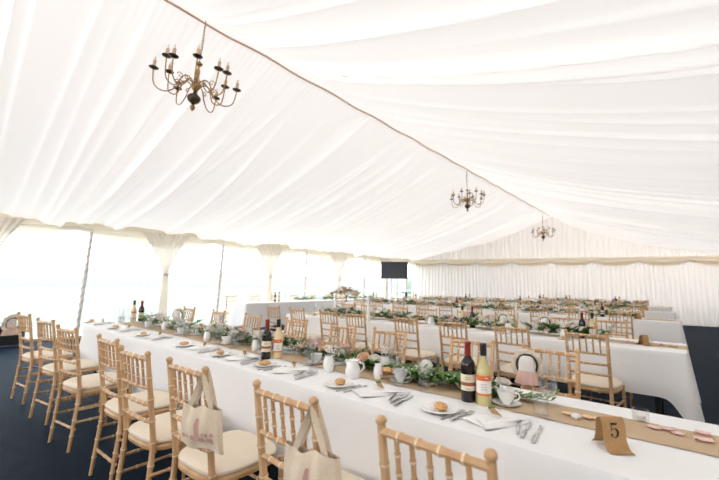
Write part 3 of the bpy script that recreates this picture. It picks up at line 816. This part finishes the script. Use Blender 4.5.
def foliage(L_, w, h, n, seed, kind='mix', lsize=.045):
    rg = random.Random(seed); m_ = MB()
    nst = max(3, int(n / 14))
    for k in range(nst):
        x = rg.uniform(-L_ / 2, L_ / 2); y = rg.uniform(-w * .2, w * .2); z = rg.uniform(.01, h * .5)
        a = rg.choice((0, PI)) + rg.uniform(-.9, .9); el = rg.uniform(0, min(1.25, h * 9))
        d = Vector((math.cos(a), math.sin(a) * .8, math.sin(el) * .8)).normalized()
        ln = rg.uniform(.10, .20); p = Vector((x, y, z)); pts = []
        euc = kind == 'euc' or (kind == 'mix' and rg.random() < .30)
        for j in range(7):
            q = p + d * ln * j / 6 + Vector((0, 0, -.03 * (j / 6) ** 2 * (1 if el > .2 else 0))); q.z = max(q.z, .006)
            q.y = max(-w * .6, min(w * .6, q.y)); pts.append(q)
        m_.tube(pts, .0016, 4, mi=2, cap=False)
        for j in range(1, 7):
            for s in (-1, 1):
                side = d.cross(Vector((0, 0, 1))).normalized() * s
                dd = d * .7 + side * .8 + Vector((0, 0, rg.uniform(-.1, .5)))
                pp = pts[j]; sz = lsize * rg.uniform(.7, 1.15)
                leaf(m_, pp, dd, (rg.uniform(-.3, .3), rg.uniform(-.3, .3), 1), sz * (.75 if euc else 1), sz * (.62 if euc else .40), 1 if euc else 0, rg.uniform(-.1, .25))
    for k in range(int(n / 9) if kind != 'leaf' else int(n / 30)):      # tiny white filler blossom on fine stems
        bx, by, bz = rg.uniform(-L_ / 2, L_ / 2), rg.uniform(-w * .5, w * .5), rg.uniform(h * .4, h * 1.1)
        for q in range(5):
            m_.merge(blob(.006, .006, .005, k + q, 5, 3, .2), Matrix.Translation((bx + rg.uniform(-.02, .02), by + rg.uniform(-.02, .02), bz + rg.uniform(-.015, .015))), mo=3)
        m_.tube([(bx, by, .005), (bx, by, bz)], .001, 3, mi=2, cap=False)
    m_.v = [(a, b, max(c, .0045)) for a, b, c in m_.v]
    return m_
FOL_CACHE = {}
def garland(x, y, L_, where, kind='mix', n=260, h=.09, roses=8, seed=0, w=.16, rz=0, z=ZT, lsize=.055):
    t = thing('garland', where, 'garland', (x, y, z), rz, 'table garlands')
    key = (round(L_, 1), kind, n, seed % 3, lsize)
    if key not in FOL_CACHE: FOL_CACHE[key] = foliage(L_, w, h, n, seed % 3 + 10, kind, lsize).mesh('foliage', [M_GREEN, M_EUC, M_STEM, M_WHITEF])
    link('foliage', FOL_CACHE[key], t)
    rg = random.Random(seed + 99)
    for k in range(roses):
        o = link('rose', ROSES[rg.choice((0, 1, 1, 0, 1, 2))], t)
        o.location = (rg.uniform(-L_ / 2, L_ / 2), rg.uniform(-w * .4, w * .3), rg.uniform(.05, h + .02)); s = rg.uniform(.95, 1.5); o.scale = (s, s, s)
        o.rotation_euler = (rg.uniform(-.2, .9), rg.uniform(-.5, .5), rg.uniform(0, 6))
    return t
# front table, from right to left
garland(-.72, 1.97, .22, 'leafy green garland beside the bottles at right of front table', 'leaf', 240, .05, 1, 1, lsize=.05)
garland(-1.08, 1.96, .50, 'dark green ruscus garland left of the bottles on the front table', 'leaf', 520, .06, 0, 2, lsize=.065)
garland(-1.62, 2.0, .50, 'green and grey garland behind the white jars on front table', 'leaf', 460, .06, 4, 3, lsize=.06)
garland(-2.08, 2.02, .55, 'garland with blush roses behind the tall glass vase on front table', 'leaf', 520, .09, 12, 4)
garland(-2.75, 2.0, .60, 'blush and ivory rose garland left of the centre bottles, front table', 'mix', 620, .11, 20, 5)
garland(-3.35, 1.98, .60, 'ivory rose garland in the left middle of front table', 'mix', 560, .10, 14, 6)
garland(-4.1, 1.98, .70, 'loose green garland further left on the front table', 'mix', 420, .10, 7, 7)
garland(-4.9, 1.98, .70, 'green garland beside the bottles at far left of front table', 'leaf', 480, .13, 4, 8)
for i in (2, 3, 4, 5):
    x0, x1, y0, y1, txt, _ = ROWS[i]; x = x1 - 1.15; k = 0
    while x > x0 + .4:
        k += 1
        garland(x, RUN[i] + .02, .85, 'flower and leaf garland along the %s, %s from its right end' % (txt, ORD[k]), ('mix', 'leaf')[(k + i) % 2], 560, .14, 12 if i < 4 else 9, i * 10 + k, .2, lsize=.072)
        x -= 1.12
for k, y in enumerate([8.1, 9.1, 10.1, 11.1]):
    garland(-9.0, y, .80, 'green garland trailing along the head table, %s from its near end' % ORD[k + 1], 'leaf', 480, .15, 2, 70 + k, .22, PI / 2, lsize=.055)

# tall arrangement at the left end of the third table
t = thing('floral_centrepiece', 'large blush flower arrangement on a dark stand at left end of third table', 'flowers', (-7.95, 8.78, ZT))
MB().lathe([(0, 0), (.07, 0), (.07, .01), (.02, .03), (.015, .16), (.05, .20), (.06, .23), (0, .24)], 16).build('dark_stand', M_BRONZE, t)
m_ = foliage(1.1, .35, .25, 520, 33, 'mix', .075); m_.xform(Matrix.Translation((0, 0, .20))); m_.build('foliage', [M_GREEN, M_EUC, M_STEM, M_WHITEF], t)
rg = random.Random(5)
for k in range(34):
    a = rg.uniform(-1, 1); o = link('rose', ROSES[rg.choice((0, 0, 2, 1))], t)
    o.location = (a * .5, rg.uniform(-.16, .1), .24 + rg.uniform(0, .2) * (1 - abs(a))); s = rg.uniform(1.6, 2.5); o.scale = (s, s, s); o.rotation_euler = (rg.uniform(.2, 1.2), rg.uniform(-.6, .6), 0)

# ribbed white jars, some holding small white flowers
def jar(loc, label, sc=1.0, flowers=True):
    m_ = MB(); n = 32; V = []; F = []
    prof = [(0, .003), (.026, 0), (.031, .008), (.034, .04), (.030, .075), (.024, .092), (.027, .100), (.025, .100), (.022, .09), (0, .08)]
    for r, z in prof:
        for k in range(n):
            q = r * (1 + (.05 if k % 2 else -.03) * (1 if .005 < z < .09 else 0)); a = 2 * PI * k / n; V.append((q * math.cos(a), q * math.sin(a), z))
    for j in range(len(prof) - 1):
        for k in range(n): F.append((j * n + k, j * n + (k + 1) % n, (j + 1) * n + (k + 1) % n, (j + 1) * n + k))
    m_.add(V, F)
    t = thing('ribbed_jar', label, 'jar', loc, 0, 'white ribbed jars'); t.scale = (sc,) * 3
    m_.build('jar_body', M_CHINA, t)
    if flowers:
        f = MB(); rg = random.Random(int(loc[0] * 100)); g = MB()
        for k in range(60):
            a = rg.uniform(0, 2 * PI); rr_ = rg.uniform(0, .045); z = .11 + rg.uniform(0, .045)
            f.merge(blob(.006, .006, .005, k, 6, 4, .2), Matrix.Translation((rr_ * math.cos(a), rr_ * math.sin(a), z)))
            if k % 4 == 0: f.tube([(0, 0, .07), (rr_ * math.cos(a), rr_ * math.sin(a), z)], .001, 4, mi=1)
        f.build('small_white_flowers', [M_WHITEF, M_STEM], t)
jar((-1.39, 1.83, ZT), 'white ribbed china jar left of the bread bowl on front table', .85, False)
jar((-1.73, 1.76, ZT), 'white ribbed jar of tiny white flowers between tall glass and jug, front table', 1.0)
jar((-1.47, 2.0, ZT), 'white ribbed jar of tiny flowers behind the jug on front table', 1.0)
jar((-2.66, 1.86, ZT), 'white ribbed jar before the blush roses on front table', .9)
jar((-3.4, 1.84, ZT), 'white ribbed jar before the ivory roses at left of front table', .9)
jar((-4.45, 1.9, ZT), 'white ribbed jar toward the far left of front table', 1.0)
jar((-1.0, 4.62, ZT), 'white ribbed jar left of the bottles on second table', 1.1)
jar((-1.62, 4.7, ZT), 'white ribbed jar in the middle of the second table', 1.2)
jar((-2.7, 4.75, ZT), 'white ribbed jar left of the rose wine on second table', 1.2)
jar((-1.55, 8.7, ZT), 'white ribbed jar left of the bottles on third table', 1.5)
# jug
t = thing('milk_jug', 'white ribbed jug with handle between the jars on front table', 'jug', (-1.515, 1.745, ZT), .6)
MB().lathe([(0, .003), (.036, 0), (.044, .02), (.046, .045), (.036, .078), (.034, .095), (.039, .102), (.037, .102), (.032, .092), (0, .07)], 26).build('jug_body', M_CHINA, t)
MB().tube([(.035, 0, .09), (.062, 0, .085), (.066, 0, .06), (.044, 0, .035)], .005, 8).build('handle', M_CHINA, t)
MB().tube([(-.030, 0, .085), (-.046, 0, .104)], [.014, .006], 8).build('spout', M_CHINA, t)
# tall clear vase
v = MB().lathe([(0, .006), (.034, 0), (.036, .006), (.038, .16), (.036, .16), (.033, .012), (0, .012)], 22).build('glass_vase', M_GLASS)
v.location = (-1.905, 1.75, ZT); tag(v, 'tall clear cylinder vase before the blush roses on front table', 'vase')
# bread bowl with rolls
b = MB().lathe([(0, .004), (.04, 0), (.045, .004), (.078, .028), (.080, .032), (.075, .032), (.042, .010), (0, .008)], 28).build('bread_bowl', M_BURLAP); b.location = (-1.36, 1.89, ZT)
tag(b, 'shallow woven bread bowl beside the tumbler on front table', 'bowl')
for k, (dx, dy) in enumerate(((-.03, -.01), (.025, .015), (.01, -.03))):
    BR.place((-1.36 + dx, 1.89 + dy, ZT + .016 + .012 * k), k * 1.2, 'golden bread roll in the woven bowl, %s from the left' % ORD[(1, 3, 2)[k]], 'bread', 'bread rolls in the bowl')
# white decorative ball, taper candles
o = blob(.042, .042, .038, 8, 18, 12, .015).build('paper_ball', M_WHITEF); o.location = (-1.28, 2.19, ZT + .001); tag(o, 'round white decorative ball at the far edge of front table', 'ornament')
def taper(loc, h, label):
    t = thing('taper_candle_holder', label, 'candle holder', loc, 0, 'tall white taper candles')
    MB().lathe([(0, 0), (.035, 0), (.035, .006), (.010, .014), (.008, h * .35), (.015, h * .37), (.015, h * .40), (0, h * .40)], 16).build('glass_stem', M_GLASS, t)
    c = MB().tube([(0, 0, h * .38), (0, 0, h)], .011, 10).build('candle', M_WAX, t)
    MB().tube([(0, 0, h), (0.001, 0, h + .012)], .0015, 5).build('wick', M_INK, c)
taper((-1.73, 2.15, ZT), .46, 'tall white taper candle near the jug at far edge of front table')
taper((-1.62, 5.0, ZT), .36, 'tall white taper candle in the middle of the second table')
taper((-3.6, 8.9, ZT), .40, 'tall white taper candle in the middle of the third table')
taper((-5.35, 8.9, ZT), .40, 'tall white taper candle at left of the third table')
taper((-2.9, 12.5, ZT), .40, 'tall white taper candle in the middle of the fourth table')
# tea-light votive
t = thing('votive_holder', 'clear glass votive with tea light on burlap behind the numbered card', 'candle holder', (-.165, 2.035, ZT + .004)); t.scale = (.85,) * 3
MB().lathe([(0, .004), (.032, 0), (.035, .004), (.036, .055), (.034, .055), (.033, .008), (0, .008)], 24).build('glass_cup', M_GLASS, t)
MB().lathe([(0, .009), (.020, .009), (.020, .026), (.018, .024), (0, .024)], 18).build('tea_light', M_WAX, t)
# petals and shells scattered on the runner
def petal(loc, rz, ms, label, s=1.0):
    n = 7; P = np.zeros((n, n, 3)); u = np.linspace(-1, 1, n)
    for a in range(n):
        for c in range(n):
            x = u[a]; y = u[c]; w = math.sqrt(max(0, 1 - .75 * x * x)); P[a, c] = (x * .024 * s, y * .020 * w * s, (.002 + .006 * (y * y * .8 + x * x * .5)) * s)
    m_ = MB(); m_.add(*grid_mesh(P)); o = m_.build('rose_petal', ms); o.location = loc; o.rotation_euler = (0, 0, rz); tag(o, label, 'petal', 'rose petals on the runner')
Z2 = ZT + .0045
petal((-.076, 1.975, Z2), .3, M_PINK, 'middle pink petal of the three just right of votive', 1.1)
petal((-.118, 1.955, Z2), -.5, M_PINK, 'left pink petal of the three just right of votive', 1.0)
petal((-.045, 1.942, Z2), .9, M_PINK, 'right pink petal of the three just right of votive', .9)
petal((.028, 2.015, Z2), 0, M_PINK, 'pink petal at runner edge nearest the table end', 1.0)
petal((.028, 1.925, Z2), .2, M_PINK, 'pink petal in front of the one at the table end', 1.1)
petal((-.232, 1.945, Z2), .1, M_PINK, 'pink petal just behind the numbered card', .8)
petal((-.405, 1.90, Z2), .4, M_PEACH, 'peach petal beside the wine glass foot on burlap', 1.0)
petal((-.335, 1.905, Z2), -.3, M_PEACH, 'peach petal right of the white shell', 1.1)
petal((-.30, 1.93, Z2), .8, M_PEACH, 'second peach petal furthest right of the white shell', .9)
o = blob(.019, .016, .013, 12, 12, 8, .12).build('white_shell', M_CHINA); o.location = (-.372, 1.86, Z2); tag(o, 'small white shell between peach petals on the burlap runner', 'shell')
for i, c in ((2, 0), (3, 0), (4, 0)):
    for k in range(5):
        petal((ROWS[i][1] - .10 - .09 * k, RUN[i] - .05 + .05 * (k % 3), Z2), k, M_PINK if k % 2 else M_PEACH, 'rose petal near right end of %s, %s from the end' % (ROWS[i][4], ORD[k + 1]), 1.6)

# ================================================================== BAGS AND HATS ON CHAIRS
def tote(px, py, label, rz=0):
    t = thing('tote_bag', label, 'bag', (px, py, 0), rz, 'cream tote bags on the chairs')
    nu, nz = 26, 22; P = np.zeros((nz, nu, 3)); Q = P.copy()
    for a in range(nz):
        f = a / (nz - 1); z = .765 - .175 * f
        for b in range(nu):
            u = b / (nu - 1) * 2 - 1
            w = .100 + .018 * f
            bulge = (.012 + .016 * math.sin(PI * min(1, f * 1.1))) * (1 - u ** 4)
            fl = .006 * math.sin(u * 9 + 2 * f) * (1 - f * .4)
            P[a, b] = (u * w + .01 * f, -.012 - bulge + fl, z + .008 * math.sin(u * 5)); Q[a, b] = (u * w + .01 * f, .004 + bulge * .6 + fl, z + .008 * math.sin(u * 5))
    P[-1, :, 1] = Q[-1, :, 1] = -.004; P[:, 0, 1] = Q[:, 0, 1]; P[:, -1, 1] = Q[:, -1, 1]
    m_ = MB(); m_.add(*grid_mesh(P)); m_.add(*grid_mesh(Q)); body = m_.build('bag_body', M_CANVAS, t)
    st = MB()
    def strap(x0, x1, y, top, yt):
        c = []; k = 9
        for i in range(k): f = i / (k - 1); c.append(((x0 + (x1 - x0) * f) * (.55 + .45 * abs(2 * f - 1)) * 1.2, y + (yt - y) * math.sin(PI * f), .755 + (top - .755) * (1 - abs(2 * f - 1)) ** .8))
        A = np.array([[(x, yy_ , z - 0.0) for x, yy_, z in c], [(x + .0, yy_ + (.002), z) for x, yy_, z in c]])
        L2 = []
        for i, (x, yy_, z) in enumerate(c):
            f = i / (k - 1); wx = .010 * abs(math.sin(PI * (f - .5))) + .002; wy = .010 * math.sin(PI * f)
            L2.append([(x - wx, yy_ - wy, z), (x + wx, yy_ + wy, z)])
        A = np.array(L2); st.add(*grid_mesh(A))
    strap(-.05, .05, -.016, .905, -.012); strap(-.05, .05, .010, .905, .016)
    st.build('strap', M_CANVAS, t)
    pr = MB()
    def patch(pts):
        o = []
        for x, z in pts:
            f = (.765 - z) / .175; u = max(-1, min(1, (x - .01 * f) / (.100 + .018 * f))); b = (.012 + .016 * math.sin(PI * min(1, f * 1.1))) * (1 - u ** 4)
            o.append((x, -.0145 - b + .006 * math.sin(u * 9 + 2 * f) * (1 - f * .4), z))
        pr.add(o, [tuple(range(len(pts)))])
    patch([(-.014, .63), (.022, .63), (.016, .695), (.010, .72), (.0, .72), (-.006, .695)])
    for k in range(6):
        patch([(-.085 + k * .030, (.628) + .010 * (k % 2)), (-.060 + k * .030, .626 + .010 * ((k + 1) % 2)), (-.062 + k * .030, .645), (-.083 + k * .030, .650)])
    for k in range(3): patch([(.035 + k * .02, .655), (.050 + k * .02, .655), (.048 + k * .02, .668), (.038 + k * .02, .670)])
    pr.build('faded_print', M_PRINT, t)
    return t
def post_top(c, s):   # top of a chair's post, world coordinates
    o = CH1[c]; o_m = Matrix.Rotation(o.rotation_euler.z, 4, 'Z'); v = o_m @ Vector((s * .160, -.252, .92)); return o.location.x + v.x, o.location.y + v.y
x, y = post_top(2, 1); tote(x, y, 'cream canvas tote bag with pink print, hung left of the other tote', .30)
x, y = post_top(1, 1); tote(x, y, 'cream canvas tote bag with pink print, right of the other tote', .22)

def hat(loc, rz, label, sc=1.0, flip=0.0):
    """small ruffled bonnet on a looped black ribbon, hung over a post; faces -y"""
    t = thing('bonnet', label, 'bonnet', loc, rz, 'cream bonnets hung on chair posts'); t.scale = (sc,) * 3
    n = 48; V = []; F = []
    pr = [(.062, .010), (.076, .0), (.094, .004), (.098, .012), (.080, .018), (.064, .014)]
    for r, y in pr:
        for k in range(n): a = 2 * PI * k / n; q = r * (1 + .035 * math.sin(a * 12)); V.append((q * math.cos(a), y + .005 * math.sin(7 * a), q * math.sin(a) * 1.02))
    for j in range(len(pr) - 1):
        for k in range(n): F.append((j * n + k, j * n + (k + 1) % n, (j + 1) * n + (k + 1) % n, (j + 1) * n + k))
    m_ = MB(); m_.add(V, F); m_.build('ruffled_brim', M_LACE, t)
    MB().tube([(.060 * math.cos(a), .004, .063 * math.sin(a)) for a in np.linspace(-.6, PI + .6, 30)], .0075, 8).build('black_ribbon', M_RIBBON, t)
    V = []; prof = [(.004, .062), (.026, .060), (.042, .048), (.048, .026), (.047, .0), (.049, -.03), (.058, -.06), (.068, -.085), (.074, -.110)]; ms = []
    for r, z in prof:
        for k in range(n):
            a = 2 * PI * k / n; q = r * (1 + .09 * math.sin(a * 9) * min(1, max(0, .05 - z) * 14)); V.append((q * math.cos(a) * .95, -.028 + q * math.sin(a) * .55, z))
    F = []
    for j in range(len(prof) - 1):
        for k in range(n): F.append((j * n + k, j * n + (k + 1) % n, (j + 1) * n + (k + 1) % n, (j + 1) * n + k)); ms.append(0 if j < 5 else 1)
    m_ = MB(); m_.add(V, F, ms); m_.build('gathered_crown', [M_CROWN, M_BLUSH], t)
    return t
hat((-.795, 2.33 + .30, .800), .25, 'cream bonnet with black ribbon and blush frill behind the front right bottles', 1.0)
x, y = post_top(7, -1); hat((x - .075, y - .03, .79), -1.25, 'cream bonnet hung on the leftmost near chair of front table', 1.1)
hat((-5.72, 2.62, .80), .6, 'cream bonnet hung behind the left end of front table')
hat((-4.52, 2.62, .82), -.5, 'cream bonnet on a far side chair left of centre, front table')
hat((-2.02, 5.66, .82), .2, 'cream bonnet with black ribbon on a far chair, middle of second table', 1.1)
hat((-1.46, 5.66, .82), .2, 'cream bonnet with black ribbon on a far chair left of second table bottles', 1.1)

# ================================================================== CHANDELIERS
def chandelier():
    t = thing('chandelier', 'x', 'chandelier')          # origin at the ceiling hook, hangs down
    MB().tube([(0, 0, .04), (.02, .01, -.15), (.012, 0, -.30), (0, 0, -.46)], .004, 6).build('cord', M_BRONZE, t)
    ch = MB()
    for k in range(11):
        z = -.04 - k * .038; pts = []
        for j in range(9):
            a = 2 * PI * j / 8; px_, pz = .009 * math.cos(a), .024 * math.sin(a); pts.append((px_ if k % 2 else 0, 0 if k % 2 else px_, z + pz))
        ch.tube(pts, .0028, 5)
    ch.build('chain', M_BRASS, t)
    MB().lathe([(0, -.47), (.012, -.47), (.030, -.49), (.040, -.50), (.030, -.52), (.012, -.53), (.010, -.56), (.022, -.58), (.026, -.62), (.018, -.66), (.014, -.70), (.034, -.73), (.050, -.76), (.050, -.79), (.034, -.82), (.016, -.84)], 18).build('turned_stem', M_BRASS, t)
    MB().lathe([(.016, -.84), (.020, -.87), (.050, -.885), (.072, -.91), (.075, -.93), (.062, -.96), (.030, -.985), (.014, -1.0)], 22).build('lower_bowl', M_BRONZE, t)
    MB().lathe([(.014, -1.0), (.020, -1.01), (.030, -1.03), (.024, -1.055), (.008, -1.07), (0, -1.08)], 14).build('finial', M_BRASS, t)
    for tier in (0, 1):
        n = 6; Rr = (.445, .36)[tier]; z0 = (-.80, -.755)[tier]; zc = (-.70, -.615)[tier]
        arm = MB(); pts = []
        ctrl = [(.03, z0), (.09, z0 + .055), (.15, z0 + .03), (.19, z0 - .04), (Rr * .62, z0 - .115), (Rr * .80, z0 - .12), (Rr * .95, z0 - .065), (Rr, zc - .03), (Rr, zc)]
        for i in range(len(ctrl) - 1):
            for q in range(4):
                f = q / 4; a, b = ctrl[i], ctrl[i + 1]; p0 = ctrl[max(0, i - 1)]; p3 = ctrl[min(len(ctrl) - 1, i + 2)]
                cr = lambda w, x_, y_, z_: .5 * ((2 * x_) + (-w + y_) * f + (2 * w - 5 * x_ + 4 * y_ - z_) * f * f + (-w + 3 * x_ - 3 * y_ + z_) * f ** 3)
                pts.append((cr(p0[0], a[0], b[0], p3[0]), 0, cr(p0[1], a[1], b[1], p3[1])))
        pts.append((Rr, 0, zc)); arm.tube(pts, .0068, 7)
        cur = [(.19 + .035 * math.cos(a) * (1 - a / 9), 0, z0 + .02 + .035 * math.sin(a) * (1 - a / 9)) for a in np.linspace(0, 6.5, 18)]
        arm.tube(cur, .0045, 5)
        am = arm.mesh('arm', [M_BRASS])
        pm = MB().lathe([(.006, zc - .012), (.020, zc - .006), (.049, zc + .009), (.051, zc + .014), (.018, zc + .010), (.016, zc + .020), (0, zc + .02)], 18, (Rr, 0, 0)).mesh('drip_pan', [M_BRONZE])
        cm = MB().lathe([(.0175, zc + .012), (.0175, zc + .092), (0, zc + .092)], 12, (Rr, 0, 0)).mesh('candle_sleeve', [M_CANDLE])
        bm_ = MB().lathe([(.006, zc + .092), (.011, zc + .105), (.010, zc + .12), (.003, zc + .14), (0, zc + .145)], 10, (Rr, 0, 0)).mesh('candle_bulb', [M_BULB])
        for k in range(n):
            a = link('arm', am, t); a.rotation_euler = (0, 0, 2 * PI * k / n + tier * PI / 6 + .2)
            for nm, me in (('drip_pan', pm), ('candle_sleeve', cm), ('candle_bulb', bm_)): link(nm, me, a)
    return Proto(t)
C = chandelier()
for y, z, lab in ((1.95, 4.31, 'large brass chandelier of twelve candle arms nearest the camera'), (9.25, 4.31, 'middle brass chandelier hanging from the ridge beyond the nearest one'), (16.4, 4.25, 'smallest brass chandelier in view, furthest away near the back wall')):
    c_ = C.place((XC - .01 + (.06 if y < 3 else 0), y, z), y, lab, 'chandelier', 'brass chandeliers along the ridge')
    if y < 3:      # the nearest one hangs a little askew from its hook
        c_.rotation_euler = (Matrix.Rotation(R(4.5), 3, Vector((-.65, .76, 0))) @ Euler((0, 0, y)).to_matrix()).to_euler()

# ================================================================== TELEVISION, STAND, SPEAKER BOX
t = thing('television_stand', 'flat television on two thin poles in the far left corner', 'television', (-9.10, 13.0, 0), R(-0) + R(32))
m_ = MB(); m_.box(0, 0, 1.90, 1.12, .05, .70); fr = m_.build('screen_casing', M_BLACK, t, smooth=False)
MB().add([(-.545, -.027, 1.565), (.545, -.027, 1.565), (.545, -.027, 2.235), (-.545, -.027, 2.235)], [(0, 1, 2, 3)]).build('screen', M_SCREEN, fr, smooth=False)
for s in (-.12, .12): MB().tube([(s, .04, .03), (s, .04, 1.9)], .022, 10).build('pole', M_ALU, t)
MB().box(0, .04, .015, .8, .5, .03).build('base', M_BLACK, t, smooth=False)
t = thing('music_stand', 'black stand with a flat top between chairs below the television', 'stand', (-8.35, 12.75, 0), .6)
MB().box(0, 0, 1.0, .42, .26, .03).build('tray', M_BLACK, t, smooth=False)
MB().tube([(0, 0, .25), (0, 0, 1.0)], [.02, .05], 10).build('post', M_BLACK, t)
for k in range(3): a = k * 2 * PI / 3; MB().tube([(0, 0, .28), (.25 * math.cos(a), .25 * math.sin(a), .01)], .01, 6).build('foot', M_BLACK, t)
t = thing('speaker_cabinet', 'slate grey box on the floor at the far left by the windows', 'speaker', (-9.93, 1.28, 0), 0)
MB().box(0, 0, .21, .55, .5, .38).build('cabinet', M_BOX, t, smooth=False)
MB().box(.277, 0, .21, .006, .44, .32).build('grille', M_BLACK, t, smooth=False)
for sx in (-1, 1):
    for sy in (-1, 1): MB().box(sx * .22, sy * .2, .01, .05, .05, .02).build('foot', M_BLACK, t, smooth=False)
